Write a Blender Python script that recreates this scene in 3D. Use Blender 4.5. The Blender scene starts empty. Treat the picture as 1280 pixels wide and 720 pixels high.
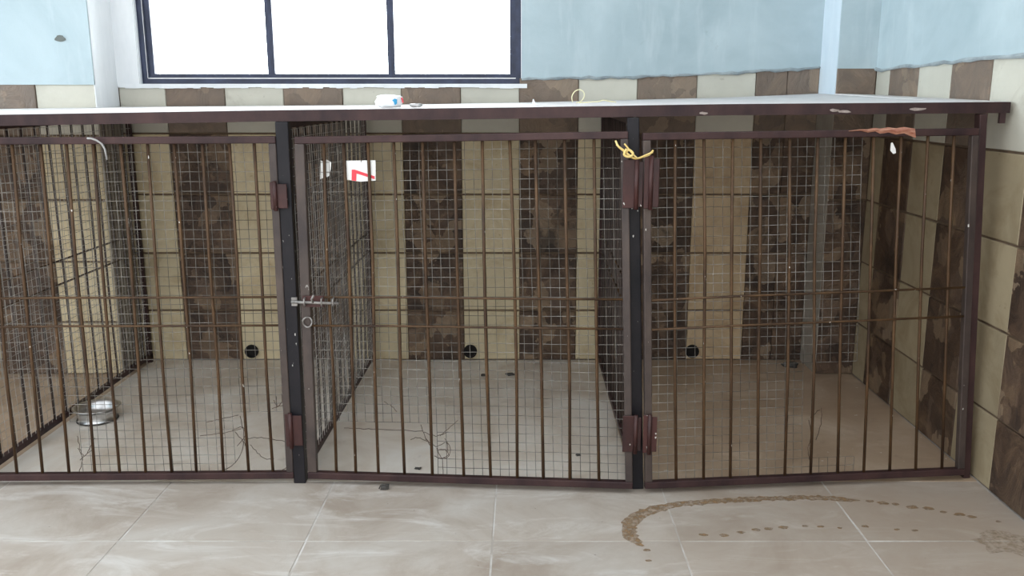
import bpy, bmesh, math, random
from mathutils import Vector, Matrix, noise
random.seed(7)
S = bpy.context.scene
COL = S.collection

# ------------------------------------------------------------------ camera
cd = bpy.data.cameras.new('camera')
cam = bpy.data.objects.new('camera', cd)
COL.objects.link(cam)
cam.location = (0, 0, 1.4)
cam.rotation_euler = (math.radians(90) - math.atan(242 / 1110), 0, 0)
cd.sensor_width = 36
cd.lens = 36 * 1110 / 1280
cd.shift_x = -15 / 1280
cd.clip_start = 0.05
S.camera = cam

# ------------------------------------------------------------------ world, light, exposure
W = bpy.data.worlds.new('overcast sky')
S.world = W
W.use_nodes = True
bg = W.node_tree.nodes['Background']
bg.inputs['Color'].default_value = (0.93, 0.97, 1.0, 1)
# overcast sky, brightest on the far side of the building (towards +Y), where the window looks out
wn = W.node_tree.nodes
wl = W.node_tree.links
wtc = wn.new('ShaderNodeTexCoord')
wsep = wn.new('ShaderNodeSeparateXYZ')
wmr = wn.new('ShaderNodeMapRange')
wmr.interpolation_type = 'SMOOTHSTEP'
wmr.inputs['From Min'].default_value = -0.3
wmr.inputs['From Max'].default_value = 1.0
wmr.inputs['To Min'].default_value = 1.5
wmr.inputs['To Max'].default_value = 9.0
wl.new(wtc.outputs['Generated'], wsep.inputs[0])
wl.new(wsep.outputs['Y'], wmr.inputs['Value'])
wl.new(wmr.outputs['Result'], bg.inputs['Strength'])
S.view_settings.view_transform = 'Standard'
S.view_settings.look = 'None'
S.view_settings.gamma = 1
S.view_settings.use_curve_mapping = False
S.view_settings.exposure = 0.60
# daylight through the high window opening in the left wall
al = bpy.data.lights.new('left window daylight', 'AREA')
al.shape = 'RECTANGLE'
al.size, al.size_y = 1.5, 1.2
al.energy = 165
al.color = (0.80, 0.92, 1.0)
ao = bpy.data.objects.new('left window daylight', al)
COL.objects.link(ao)
ao.location = (-7.02, 3.50, 2.4)
ao.rotation_euler = (math.radians(90), 0, math.radians(-90))
# ------------------------------------------------------------------ materials
def mat(name, build, metallic=0.0, rough=0.7, spec=0.5):
    m = bpy.data.materials.new(name)
    m.use_nodes = True
    nt = m.node_tree
    b = nt.nodes['Principled BSDF']
    b.inputs['Metallic'].default_value = metallic
    b.inputs['Roughness'].default_value = rough
    b.inputs['Specular IOR Level'].default_value = spec
    build(NT(nt), b)
    return m

class NT:
    def __init__(self, nt):
        self.nt = nt
    def n(self, t, **kw):
        x = self.nt.nodes.new(t)
        for k, v in kw.items():
            if k in x.inputs.keys():
                x.inputs[k].default_value = v
            else:
                setattr(x, k, v)
        return x
    def l(self, a, b):
        self.nt.links.new(a, b)
    def coords(self, rand=True, scale=(1, 1, 1)):
        tc = self.n('ShaderNodeNewGeometry').outputs['Position']
        mp = self.n('ShaderNodeMapping')
        mp.inputs['Scale'].default_value = scale
        if rand:
            oi = self.n('ShaderNodeObjectInfo')
            mu = self.n('ShaderNodeMath', operation='MULTIPLY')
            mu.inputs[1].default_value = 37.0
            self.l(oi.outputs['Random'], mu.inputs[0])
            ad = self.n('ShaderNodeVectorMath', operation='ADD')
            self.l(tc, ad.inputs[0])
            self.l(mu.outputs[0], ad.inputs[1])
            tc = ad.outputs[0]
        self.l(tc, mp.inputs['Vector'])
        return mp.outputs[0]
    def noise(self, co, scale, detail=5, rough=0.6, dist=0.0):
        x = self.n('ShaderNodeTexNoise')
        x.inputs['Scale'].default_value = scale
        x.inputs['Detail'].default_value = detail
        x.inputs['Roughness'].default_value = rough
        x.inputs['Distortion'].default_value = dist
        self.l(co, x.inputs['Vector'])
        return x.outputs['Fac']
    def ramp(self, fac, stops):
        r = self.n('ShaderNodeValToRGB')
        el = r.color_ramp.elements
        while len(el) > 1:
            el.remove(el[-1])
        el[0].position = stops[0][0]
        el[0].color = (*stops[0][1], 1)
        for p, c in stops[1:]:
            e = el.new(p)
            e.color = (*c, 1)
        self.l(fac, r.inputs['Fac'])
        return r.outputs['Color']
    def mix(self, fac, a, b, mode='MIX'):
        x = self.n('ShaderNodeMix', data_type='RGBA', blend_type=mode)
        for sock, v in ((x.inputs[0], fac), (x.inputs[6], a), (x.inputs[7], b)):
            if hasattr(v, 'is_linked'):
                self.l(v, sock)
            elif isinstance(v, (int, float)):
                sock.default_value = v
            else:
                sock.default_value = (*v, 1)
        return x.outputs[2]
    def bump(self, h, b, strength=0.3, dist=0.01):
        x = self.n('ShaderNodeBump')
        x.inputs['Strength'].default_value = strength
        x.inputs['Distance'].default_value = dist
        self.l(h, x.inputs['Height'])
        self.l(x.outputs[0], b.inputs['Normal'])

G1 = lambda a: (a, a, a)

def mk_mottled(c0, c1, scale=6, bump=0.15, lo=0.3, hi=0.7, speck=None, rand=True, stretch=(1, 1, 1)):
    def f(T, b):
        co = T.coords(rand, stretch)
        n = T.noise(co, scale, 8, 0.65)
        c = T.ramp(n, [(lo, c0), (hi, c1)])
        if speck:
            n2 = T.noise(co, speck[0], 3, 0.6)
            f2 = T.ramp(n2, [(speck[1], G1(0)), (speck[1] + 0.06, G1(1))])
            c = T.mix(f2, c, speck[2])
        T.l(c, b.inputs['Base Color'])
        if bump:
            T.bump(T.noise(co, scale * 6, 6, 0.7), b, bump, 0.004)
    return f

def mk_slate(T, b, gain=1.0):
    co = T.coords(True, (1, 1, 0.85))
    wob = T.n('ShaderNodeTexNoise')
    wob.inputs['Scale'].default_value = 9.0
    wob.inputs['Detail'].default_value = 5
    T.l(co, wob.inputs['Vector'])
    wadd = T.n('ShaderNodeMix', data_type='VECTOR')
    wadd.inputs[0].default_value = 0.16
    T.l(co, wadd.inputs[4])
    T.l(wob.outputs['Color'], wadd.inputs[5])
    vo = T.n('ShaderNodeTexVoronoi', feature='F1')
    vo.inputs['Scale'].default_value = 11.0
    T.l(wadd.outputs[1], vo.inputs['Vector'])
    sp = T.n('ShaderNodeSeparateColor')
    T.l(vo.outputs['Color'], sp.inputs[0])
    c = T.ramp(sp.outputs[0], [(0.0, (0.035, 0.024, 0.02)), (0.3, (0.085, 0.058, 0.043)), (0.55, (0.125, 0.085, 0.06)),
                               (0.72, (0.19, 0.15, 0.125)), (0.86, (0.36, 0.28, 0.19)), (1.0, (0.50, 0.43, 0.33))])
    n = T.noise(co, 7.0, 9, 0.68, 1.0)
    c2 = T.ramp(n, [(0.30, (0.018, 0.012, 0.010)), (0.44, (0.07, 0.046, 0.033)), (0.54, (0.145, 0.098, 0.066)),
                    (0.64, (0.26, 0.19, 0.12)), (0.74, (0.17, 0.14, 0.12))])
    c = T.mix(0.52, c, c2)
    n4 = T.noise(co, 4.2, 6, 0.7, 0.8)
    c = T.mix(T.ramp(n4, [(0.58, G1(0)), (0.66, G1(0.7))]), c, (0.028, 0.02, 0.017))
    c = T.mix(1.0, c, (0.80, 0.70, 0.62), 'MULTIPLY')
    if gain > 1:      # paler tiles of the top course
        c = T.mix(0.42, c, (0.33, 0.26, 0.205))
    T.l(c, b.inputs['Base Color'])
    T.bump(n, b, 0.9, 0.02)

def mk_beige(base, dirt, amount):
    def f(T, b):
        co = T.coords(True)
        n = T.noise(co, 3.0, 6, 0.6, 0.4)
        c = T.ramp(n, [(0.3, tuple(x * 0.86 for x in base)), (0.7, tuple(min(1, x * 1.08) for x in base))])
        n2 = T.noise(co, 4.0, 7, 0.68, 1.0)
        f2 = T.ramp(n2, [(0.60 - amount, G1(0)), (0.82 - amount * 0.5, G1(0.75))])
        c = T.mix(f2, c, dirt)
        n3 = T.noise(T.coords(False), 26, 3, 0.6)
        c = T.mix(T.ramp(n3, [(0.68, G1(0)), (0.76, G1(0.5))]), c, dirt)
        oi = T.n('ShaderNodeObjectInfo')
        v = T.ramp(oi.outputs['Random'], [(0, G1(0.86)), (1, G1(1.0))])
        c = T.mix(1.0, c, v, 'MULTIPLY')
        T.l(c, b.inputs['Base Color'])
        T.bump(T.noise(co, 30, 6, 0.7), b, 0.25, 0.004)
    return f

def mk_plaster(T, b):
    co = T.coords(False)
    n = T.noise(co, 2.2, 6, 0.6, 0.5)
    c = T.ramp(n, [(0.3, (0.35, 0.44, 0.475)), (0.72, (0.48, 0.575, 0.61))])
    st = T.noise(T.coords(False, (5, 5, 0.8)), 2.6, 4, 0.6)
    c = T.mix(T.ramp(st, [(0.55, G1(0)), (0.75, G1(0.35))]), c, (0.62, 0.69, 0.71))
    d = T.noise(co, 9, 6, 0.7)
    c = T.mix(T.ramp(d, [(0.66, G1(0)), (0.80, G1(0.5))]), c, (0.22, 0.27, 0.28))
    T.l(c, b.inputs['Base Color'])
    T.bump(T.noise(co, 22, 6, 0.7), b, 0.25, 0.004)

def mk_floor(T, b):
    co = T.coords(False)
    n = T.noise(co, 2.4, 8, 0.64, 0.7)
    c = T.ramp(n, [(0.3, (0.34, 0.28, 0.23)), (0.5, (0.45, 0.395, 0.345)), (0.72, (0.545, 0.51, 0.47))])
    n2 = T.noise(T.coords(False, (0.9, 2.6, 1)), 2.6, 8, 0.68, 1.2)
    c = T.mix(T.ramp(n2, [(0.52, G1(0)), (0.70, G1(0.7))]), c, (0.68, 0.66, 0.635))
    n3 = T.noise(co, 4.0, 7, 0.72, 0.6)
    c = T.mix(T.ramp(n3, [(0.52, G1(0)), (0.72, G1(0.55))]), c, (0.33, 0.265, 0.21))
    sx = T.n('ShaderNodeSeparateXYZ')
    T.l(co, sx.inputs[0])
    dirt = T.ramp(T.noise(co, 1.1, 4, 0.6), [(0.25, G1(0.3)), (0.75, G1(0.8))])  # uneven strength of the brown tint mixed in below
    mr = T.n('ShaderNodeMapRange', interpolation_type='SMOOTHSTEP')
    mr.inputs['From Min'].default_value = 0.0
    mr.inputs['From Max'].default_value = 1.3
    T.l(sx.outputs[0], mr.inputs['Value'])
    m2 = T.n('ShaderNodeMath', operation='MULTIPLY')
    T.l(dirt, m2.inputs[0])
    T.l(mr.outputs[0], m2.inputs[1])
    c = T.mix(m2.outputs[0], c, (0.355, 0.275, 0.21))  # browner to the right: the weaker light there put into the colour
    n4 = T.noise(co, 60, 2, 0.5)
    c = T.mix(T.ramp(n4, [(0.74, G1(0)), (0.78, G1(0.6))]), c, (0.16, 0.13, 0.11))
    oi = T.n('ShaderNodeObjectInfo')
    c = T.mix(1.0, c, T.ramp(oi.outputs['Random'], [(0, G1(0.93)), (1, G1(1.0))]), 'MULTIPLY')
    T.l(c, b.inputs['Base Color'])
    T.l(T.ramp(n2, [(0.3, G1(0.62)), (0.7, G1(0.42))]), b.inputs['Roughness'])
    T.bump(T.noise(co, 18, 6, 0.7), b, 0.12, 0.004)

def mk_pad(c0, c1, c2):
    def f(T, b):
        co = T.coords(False)
        n = T.noise(co, 3.0, 7, 0.62, 0.6)
        c = T.ramp(n, [(0.3, c0), (0.5, c1), (0.72, c2)])
        n4 = T.noise(co, 34, 3, 0.5)
        c = T.mix(T.ramp(n4, [(0.70, G1(0)), (0.74, G1(0.85))]), c, (0.72, 0.70, 0.66))
        n3 = T.noise(co, 8.0, 6, 0.7)
        c = T.mix(T.ramp(n3, [(0.60, G1(0)), (0.75, G1(0.4))]), c, (0.2, 0.15, 0.11))
        T.l(c, b.inputs['Base Color'])
        T.l(T.ramp(n, [(0.3, G1(0.40)), (0.7, G1(0.6))]), b.inputs['Roughness'])
        T.bump(T.noise(co, 20, 6, 0.7), b, 0.15, 0.004)
    return f

def mk_rust(dark, rust, fleck):
    def f(T, b):
        co = T.coords(True, (1, 1, 0.5))
        n = T.noise(co, 9, 6, 0.65)
        c = T.ramp(n, [(0.32, dark), (0.66, rust)])
        n2 = T.noise(co, 70, 2, 0.5)
        c = T.mix(T.ramp(n2, [(fleck, G1(0)), (fleck + 0.03, G1(1))]), c, (0.62, 0.6, 0.56))
        T.l(c, b.inputs['Base Color'])
        T.bump(T.noise(co, 60, 4, 0.7), b, 0.3, 0.002)
    return f

def mk_plain(c, v=0.08, scale=12):
    return mk_mottled(tuple(x * (1 - v) for x in c), tuple(min(1, x * (1 + v)) for x in c), scale, 0.08)

M = dict(
    slate=mat('brown slate', mk_slate, rough=0.6),
    slate_pale=mat('pale brown slate', lambda T, b: mk_slate(T, b, 2.0), rough=0.65),
    beige_hazed=mat('beige sandstone', mk_beige((0.60, 0.575, 0.49), (0.36, 0.32, 0.26), 0.02), rough=0.65),  # greyed top course: haze of window light put into the colour
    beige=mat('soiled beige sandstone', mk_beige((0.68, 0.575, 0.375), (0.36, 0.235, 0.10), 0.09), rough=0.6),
    beige_brown=mat('brown sandstone', mk_beige((0.56, 0.42, 0.26), (0.30, 0.175, 0.08), 0.12), rough=0.6),  # browner base for the right kennel's back wall, dirt blotches over it
    beige_wall=mat('dark sandstone', mk_beige((0.42, 0.345, 0.225), (0.22, 0.16, 0.08), 0.14), rough=0.6),  # darker base for right wall and far left back wall, dirt blotches over it
    grout=mat('brown grout', mk_mottled((0.09, 0.06, 0.04), (0.20, 0.14, 0.09), 14, 0.2), rough=0.9),
    plaster=mat('pale blue plaster', mk_plaster, rough=0.6),
    whitewash=mat('whitewash', mk_mottled((0.70, 0.72, 0.74), (0.86, 0.87, 0.88), 6, 0.2, stretch=(1, 1, 0.25)), rough=0.7),
    blue_lit_wash=mat('lit pale blue whitewash', mk_mottled((0.56, 0.66, 0.74), (0.70, 0.78, 0.84), 5, 0.2, stretch=(1, 1, 0.3)), rough=0.7),  # pale wash, with the light on this pillar side put into its colour
    white_paint=mat('white ceiling paint', mk_plain((0.78, 0.79, 0.79), 0.04, 4), rough=0.8),
    floor_tile=mat('worn grey beige floor tile', mk_floor, rough=0.5),
    joint=mat('whitish floor joint', mk_mottled((0.42, 0.38, 0.34), (0.66, 0.645, 0.62), 4, 0.1, 0.44, 0.62), rough=0.8),
    cement=mat('bare cement render', mk_mottled((0.30, 0.265, 0.22), (0.43, 0.39, 0.335), 6, 0.3), rough=0.85),
    pad=mat('kennel concrete', mk_pad((0.56, 0.475, 0.385), (0.73, 0.665, 0.585), (0.84, 0.81, 0.76)), rough=0.5),
    pad_brown=mat('brown kennel concrete', mk_pad((0.37, 0.265, 0.18), (0.46, 0.345, 0.245), (0.60, 0.49, 0.38)), rough=0.45),  # browner base for the right and far left pads
    slab=mat('slab concrete', mk_mottled((0.62, 0.58, 0.57), (0.78, 0.75, 0.74), 7, 0.2), rough=0.75),
    rail=mat('dark brown painted steel', mk_rust((0.026, 0.014, 0.016), (0.065, 0.033, 0.031), 0.80), metallic=0.1, rough=0.5, spec=0.3),
    bar=mat('rusty steel bar', mk_rust((0.035, 0.019, 0.012), (0.115, 0.062, 0.028), 0.735), metallic=0.2, rough=0.5, spec=0.35),
    post=mat('black painted steel', mk_rust((0.006, 0.006, 0.009), (0.020, 0.017, 0.020), 0.71), metallic=0.0, rough=0.45, spec=0.25),
    stile=mat('grey brown painted steel', mk_rust((0.040, 0.030, 0.029), (0.090, 0.066, 0.056), 0.75), metallic=0.1, rough=0.45, spec=0.4),
    oxide=mat('red oxide painted steel', mk_rust((0.020, 0.006, 0.006), (0.066, 0.020, 0.017), 0.72), metallic=0.15, rough=0.5),
    wire=mat('galvanised wire', mk_mottled((0.06, 0.05, 0.04), (0.33, 0.31, 0.28), 5, 0, 0.36, 0.68), metallic=0.25, rough=0.45),
    wire_pale=mat('pale galvanised wire', mk_mottled((0.24, 0.22, 0.20), (0.62, 0.60, 0.57), 5, 0, 0.34, 0.64), metallic=0.2, rough=0.4),
    wire_rust=mat('rusty wire', mk_mottled((0.05, 0.035, 0.025), (0.15, 0.09, 0.06), 20, 0), metallic=0.4, rough=0.5),
    bolt=mat('weathered bolt steel', mk_mottled((0.14, 0.12, 0.11), (0.42, 0.40, 0.38), 40, 0.2), metallic=0.6, rough=0.45),
    steel=mat('brushed steel', mk_mottled((0.55, 0.55, 0.55), (0.72, 0.72, 0.73), 20, 0.05), metallic=1.0, rough=0.28),
    navy=mat('navy window aluminium', mk_mottled((0.010, 0.014, 0.035), (0.03, 0.04, 0.085), 9, 0.05), metallic=0.2, rough=0.3),
    black=mat('black void', mk_plain((0.008, 0.006, 0.005)), rough=0.9),
    dark=mat('dark grey crumb', mk_plain((0.06, 0.055, 0.05), 0.3), rough=0.8),
    white=mat('white plastic', mk_mottled((0.76, 0.77, 0.78), (0.86, 0.87, 0.88), 14, 0.3), rough=0.4),
    card=mat('white card', mk_plain((0.80, 0.79, 0.77), 0.05), rough=0.55),
    red=mat('red print', mk_plain((0.72, 0.045, 0.07), 0.05), rough=0.5),
    blue=mat('blue print', mk_plain((0.02, 0.27, 0.50), 0.1), rough=0.4),
    rope=mat('yellow rope', mk_mottled((0.70, 0.48, 0.13), (0.86, 0.70, 0.32), 40, 0.3), rough=0.7),
    twine=mat('pale yellow twine', mk_mottled((0.74, 0.68, 0.38), (0.85, 0.80, 0.55), 40, 0.2), rough=0.7),
    tape=mat('faded orange tape', mk_mottled((0.26, 0.065, 0.035), (0.52, 0.27, 0.18), 26, 0.3, stretch=(1, 1, 5)), rough=0.6),
    foil=mat('crumpled foil', mk_mottled((0.35, 0.34, 0.34), (0.6, 0.58, 0.57), 30, 0.3), metallic=0.7, rough=0.4),
    lightpipe=mat('pale grey cable', mk_plain((0.36, 0.35, 0.34), 0.1), rough=0.5),
    lip=mat('grey mortar lip', mk_mottled((0.20, 0.235, 0.25), (0.42, 0.47, 0.49), 12, 0.3), rough=0.85),
    flake=mat('curled old paint', mk_mottled((0.20, 0.15, 0.13), (0.42, 0.35, 0.32), 30, 0.2), rough=0.6),
    chip=mat('plaster chip', mk_plain((0.13, 0.14, 0.13), 0.3), rough=0.9),
)

def mk_glass():
    m = bpy.data.materials.new('clear window glass')
    m.use_nodes = True
    nt = m.node_tree
    nt.nodes.remove(nt.nodes['Principled BSDF'])
    out = nt.nodes['Material Output']
    tr = nt.nodes.new('ShaderNodeBsdfTransparent')
    tr.inputs['Color'].default_value = (0.96, 0.98, 0.98, 1)
    gl = nt.nodes.new('ShaderNodeBsdfGlossy')
    gl.inputs['Roughness'].default_value = 0.02
    fr = nt.nodes.new('ShaderNodeFresnel')
    fr.inputs['IOR'].default_value = 1.45
    mx = nt.nodes.new('ShaderNodeMixShader')
    nt.links.new(fr.outputs[0], mx.inputs[0])
    nt.links.new(tr.outputs[0], mx.inputs[1])
    nt.links.new(gl.outputs[0], mx.inputs[2])
    nt.links.new(mx.outputs[0], out.inputs[0])
    return m
M['glass'] = mk_glass()

def mk_stain(name, col, cover):
    m = bpy.data.materials.new(name)
    m.use_nodes = True
    nt = m.node_tree
    T = NT(nt)
    b = nt.nodes['Principled BSDF']
    b.inputs['Roughness'].default_value = 0.55
    co = T.coords(False)
    c = T.ramp(T.noise(co, 30, 4, 0.6), [(0.3, tuple(x * 0.7 for x in col)), (0.7, tuple(x * 1.25 for x in col))])
    T.l(c, b.inputs['Base Color'])
    a = T.ramp(T.noise(co, 42, 5, 0.7), [(0.34 - cover * 0.3, G1(0.0)), (0.75 - cover * 0.3, G1(0.92))])
    T.l(a, b.inputs['Alpha'])
    return m
M['stain'] = mk_stain('dried brown stain', (0.29, 0.18, 0.09), 0.25)
M['stain_faint'] = mk_stain('faint brown stain', (0.34, 0.25, 0.16), -0.25)

# ------------------------------------------------------------------ mesh helpers
class MB:
    def __init__(self):
        self.v = []
        self.f = []
    def add(self, vs, fs):
        o = len(self.v)
        self.v += [tuple(x) for x in vs]
        self.f += [tuple(i + o for i in q) for q in fs]
        return self
    def hexa(self, p):          # 8 points: bottom 4 ccw, top 4 ccw
        return self.add(p, [(3, 2, 1, 0), (4, 5, 6, 7), (0, 1, 5, 4), (1, 2, 6, 5), (2, 3, 7, 6), (3, 0, 4, 7)])
    def box(self, x0, x1, y0, y1, z0, z1):
        return self.hexa([(x0, y0, z0), (x1, y0, z0), (x1, y1, z0), (x0, y1, z0),
                          (x0, y0, z1), (x1, y0, z1), (x1, y1, z1), (x0, y1, z1)])
    def beam(self, a, b, w, d, side=None):     # rectangular bar a->b, w along side, d perpendicular
        a = Vector(a); b = Vector(b)
        t = (b - a).normalized()
        s = Vector(side) if side else (Vector((1, 0, 0)) if abs(t.x) < 0.8 else Vector((0, 0, 1)))
        s = (s - t * s.dot(t)).normalized()
        n = t.cross(s)
        q = []
        for p in (a, b):
            for i, j in ((-1, -1), (1, -1), (1, 1), (-1, 1)):
                q.append(p + s * (i * w / 2) + n * (j * d / 2))
        return self.hexa(q)
    def tube(self, pts, r, n=6, cap=True):
        pts = [Vector(p) for p in pts]
        rings = []
        up = None
        for i, p in enumerate(pts):
            t = (pts[min(i + 1, len(pts) - 1)] - pts[max(i - 1, 0)])
            t = t.normalized() if t.length > 1e-9 else Vector((0, 0, 1))
            if up is None:
                up = Vector((1, 0, 0)) if abs(t.x) < 0.8 else Vector((0, 1, 0))
            s = (up - t * up.dot(t))
            if s.length < 1e-4:
                s = t.orthogonal()
            s.normalize()
            up = s
            k = t.cross(s)
            rr = r[i] if isinstance(r, (list, tuple)) else r
            rings.append([p + s * (rr * math.cos(2 * math.pi * j / n)) + k * (rr * math.sin(2 * math.pi * j / n)) for j in range(n)])
        vs = [q for g in rings for q in g]
        fs = []
        for i in range(len(rings) - 1):
            for j in range(n):
                fs.append((i * n + j, i * n + (j + 1) % n, (i + 1) * n + (j + 1) % n, (i + 1) * n + j))
        if cap:
            fs.append(tuple(reversed(range(n))))
            fs.append(tuple(range((len(rings) - 1) * n, len(rings) * n)))
        return self.add(vs, fs)
    def lathe(self, prof, c, n=32):
        vs = []
        for r, z in prof:
            for j in range(n):
                a = 2 * math.pi * j / n
                vs.append((c[0] + r * math.cos(a), c[1] + r * math.sin(a), c[2] + z))
        fs = []
        for i in range(len(prof) - 1):
            for j in range(n):
                fs.append((i * n + j, i * n + (j + 1) % n, (i + 1) * n + (j + 1) % n, (i + 1) * n + j))
        return self.add(vs, fs)
    def prism(self, poly, vec):                # polygon (3d points) extruded by vec
        n = len(poly)
        v = Vector(vec)
        vs = [Vector(p) for p in poly] + [Vector(p) + v for p in poly]
        fs = [tuple(reversed(range(n))), tuple(range(n, 2 * n))]
        for i in range(n):
            j = (i + 1) % n
            fs.append((i, j, j + n, i + n))
        return self.add(vs, fs)
    def build(self, name, m, parent=None, smooth=False, kind=None, origin=None):
        o0 = Vector(origin) if origin is not None else (ORIG.get(parent.name, Vector((0, 0, 0))) if parent else Vector((0, 0, 0)))
        me = bpy.data.meshes.new(name)
        me.from_pydata([tuple(Vector(p) - o0) for p in self.v], [], self.f)
        bm = bmesh.new()
        bm.from_mesh(me)
        bmesh.ops.recalc_face_normals(bm, faces=bm.faces)
        bm.to_mesh(me)
        bm.free()
        me.materials.append(M[m])
        if smooth:
            for p in me.polygons:
                p.use_smooth = True
        o = bpy.data.objects.new(name, me)
        COL.objects.link(o)
        if parent:
            o.parent = parent
        else:
            o.location = o0
        ORIG[o.name] = o0
        if kind:
            o['kind'] = kind
        return o

ORIG = {}
def thing(name, loc, label, cat, group=None):
    o = bpy.data.objects.new(name, None)
    o.empty_display_size = 0.05
    COL.objects.link(o)
    o.location = loc
    ORIG[o.name] = Vector(loc)
    o['label'] = label
    o['category'] = cat
    if group:
        o['group'] = group
    return o
def tag(o, label, cat, group=None):
    o['label'] = label
    o['category'] = cat
    if group:
        o['group'] = group
    return o
def bevel(o, w, seg=2):
    md = o.modifiers.new('bevel', 'BEVEL')
    md.width = w
    md.segments = seg
    md.limit_method = 'ANGLE'
    return o

def piece(name, me, m, parent, loc, rot=(0, 0, 0)):
    o = bpy.data.objects.new(name, me)
    COL.objects.link(o)
    o.parent = parent
    o.location = loc
    o.rotation_euler = rot
    return o

# ------------------------------------------------------------------ tiles
TILES = {}
def tile_mesh(w, h, m, th=0.014, ch=0.003):
    """chamfered tile: front face at y = 0, back at y = th, x across, z up, origin at the centre"""
    key = (round(w, 3), round(h, 3), m)
    if key in TILES:
        return TILES[key]
    a, b = w / 2, h / 2
    vs = []
    for dy, dd in ((th, 0), (ch, 0), (0, ch)):
        vs += [(-a + dd, dy, -b + dd), (a - dd, dy, -b + dd), (a - dd, dy, b - dd), (-a + dd, dy, b - dd)]
    fs = [(8, 9, 10, 11)]
    for k in (0, 4):
        for j in range(4):
            fs.append((k + j, k + (j + 1) % 4, k + 4 + (j + 1) % 4, k + 4 + j))
    me = bpy.data.meshes.new('tile')
    me.from_pydata(vs, [], fs)
    me.materials.append(M[m])
    TILES[key] = me
    return me

ROWS = [0.0, 0.275, 0.585, 0.893, 1.205]
GH, GV = 0.009, 0.004
def lay_columns(wall, cols, top, place, soiled=lambda u: 'beige', depth_j=0.002):
    """cols: (start, end, brown?) along the wall; top(u) height of the topmost tile; place(u, z) -> location, rotation z"""
    for (u0, u1, brown) in cols:
        for r in range(5):
            z0 = ROWS[r] + GH / 2
            z1 = (ROWS[r + 1] if r < 4 else top((u0 + u1) / 2)) - GH / 2
            w, h = abs(u1 - u0) - (0.002 if brown else GV), z1 - z0
            mm = ('slate_pale' if r == 4 else 'slate') if brown else ('beige_hazed' if r == 4 else soiled((u0 + u1) / 2))
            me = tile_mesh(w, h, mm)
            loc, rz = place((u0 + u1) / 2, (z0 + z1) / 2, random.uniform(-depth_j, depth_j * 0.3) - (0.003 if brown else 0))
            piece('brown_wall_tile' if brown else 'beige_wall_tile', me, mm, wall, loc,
                  (random.uniform(-.004, .004), 0, rz + random.uniform(-.004, .004)))

# ------------------------------------------------------------------ SETTING
YB, YP, XR = 4.60, 4.35, 1.68
H = 3.2
WX0, WX1, WZ0, WZ1 = -1.938, -0.012, 1.452, 2.45

# back wall core (recessed joints show its face)
b = MB()
b.box(-7.0, WX0, YB + .006, YB + .25, 0, H)
b.box(WX1, XR + .2, YB + .006, YB + .25, 0, H)
b.box(WX0, WX1, YB + .006, YB + .25, 0, 1.437)
b.box(WX0, WX1, YB + .006, YB + .25, WZ1, H)
wall_back = b.build('wall_back', 'grout', kind='structure')
b = MB()
xs = [-.012, .2, .4, .585, .8, .987, 1.2, 1.389, 1.484]
def plaster_edge(x):
    P = [(-4, 1.44), (-2.05, 1.443), (-.02, 1.475), (.585, 1.487), (.987, 1.502), (1.389, 1.526), (1.49, 1.538), (2, 1.56)]
    for (a, za), (c, zc) in zip(P, P[1:]):
        if x <= c:
            return za + (zc - za) * (x - a) / (c - a)
    return P[-1][1]
fine = [-.012 + i * 1.5 / 40 for i in range(41)]
low = [(x, YB - .006, plaster_edge(x) + random.uniform(-.004, .004)) for x in fine]
for i in range(40):
    b.prism([low[i], low[i + 1], (fine[i + 1], YB - .006, H), (fine[i], YB - .006, H)], (0, .012, 0))
b.box(WX0 - .2, WX1 + .0, YB - .006, YB + .006, WZ1, H)
b.box(-7.0, -2.65, YB - .006, YB + .006, 1.44, H)
b.build('plaster', 'plaster', wall_back)
MB().box(-2.05, WX0, YB - .008, YB + .006, 1.437, WZ1).build('window_margin', 'whitewash', wall_back)
# rough mortar line under the plaster edge
b = MB()
pts = [(x, YB - .008, plaster_edge(x) + random.uniform(-.006, .004)) for x in fine]
b.tube(pts, [random.uniform(.004, .010) for _ in pts], 6)
b.build('plaster_lip', 'lip', wall_back)
# reveals of the opening
b = MB()
b.box(WX0 - .0, WX0 + .003, YB, YB + .25, WZ0, WZ1)
b.box(WX1 - .003, WX1, YB, YB + .25, WZ0, WZ1)
b.build('window_reveal', 'whitewash', wall_back)
# ragged white mortar sill
b = MB()
sx = [-2.045 + i * 2.06 / 60 for i in range(61)]
for i in range(60):
    h0 = 1.433 + random.uniform(-.004, .003)
    b.box(sx[i], sx[i + 1] + .0005, YB - .012, YB + .08, h0, 1.452)
b.build('window_sill', 'whitewash', wall_back)

def top_back(x):
    return 1.440 if WX0 - .1 < x < WX1 else plaster_edge(x) + .006
B0, ST = -1.814, .2985
cols = [(-2.05, B0, False)]
for k in range(10):
    cols.append((B0 + ST * k, B0 + ST * (k + 1), k % 2 == 0))
# last beige and brown column up to the right pillar
cols[-1] = (B0 + ST * 9, B0 + ST * 10, False)
cols = [c for c in cols if c[1] <= 1.18]
cols += [(1.171, 1.328, True), (1.328, 1.488, True)]
cols += [(-2.95 - .3 * k, -2.65 - .3 * k, k % 2 == 1) for k in range(14)]
lay_columns(wall_back, cols, top_back, lambda u, z, d: ((u, YB + d, z), 0), lambda u: 'beige_brown' if u > .45 else ('beige_wall' if u < -2.1 else 'beige'))
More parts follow.
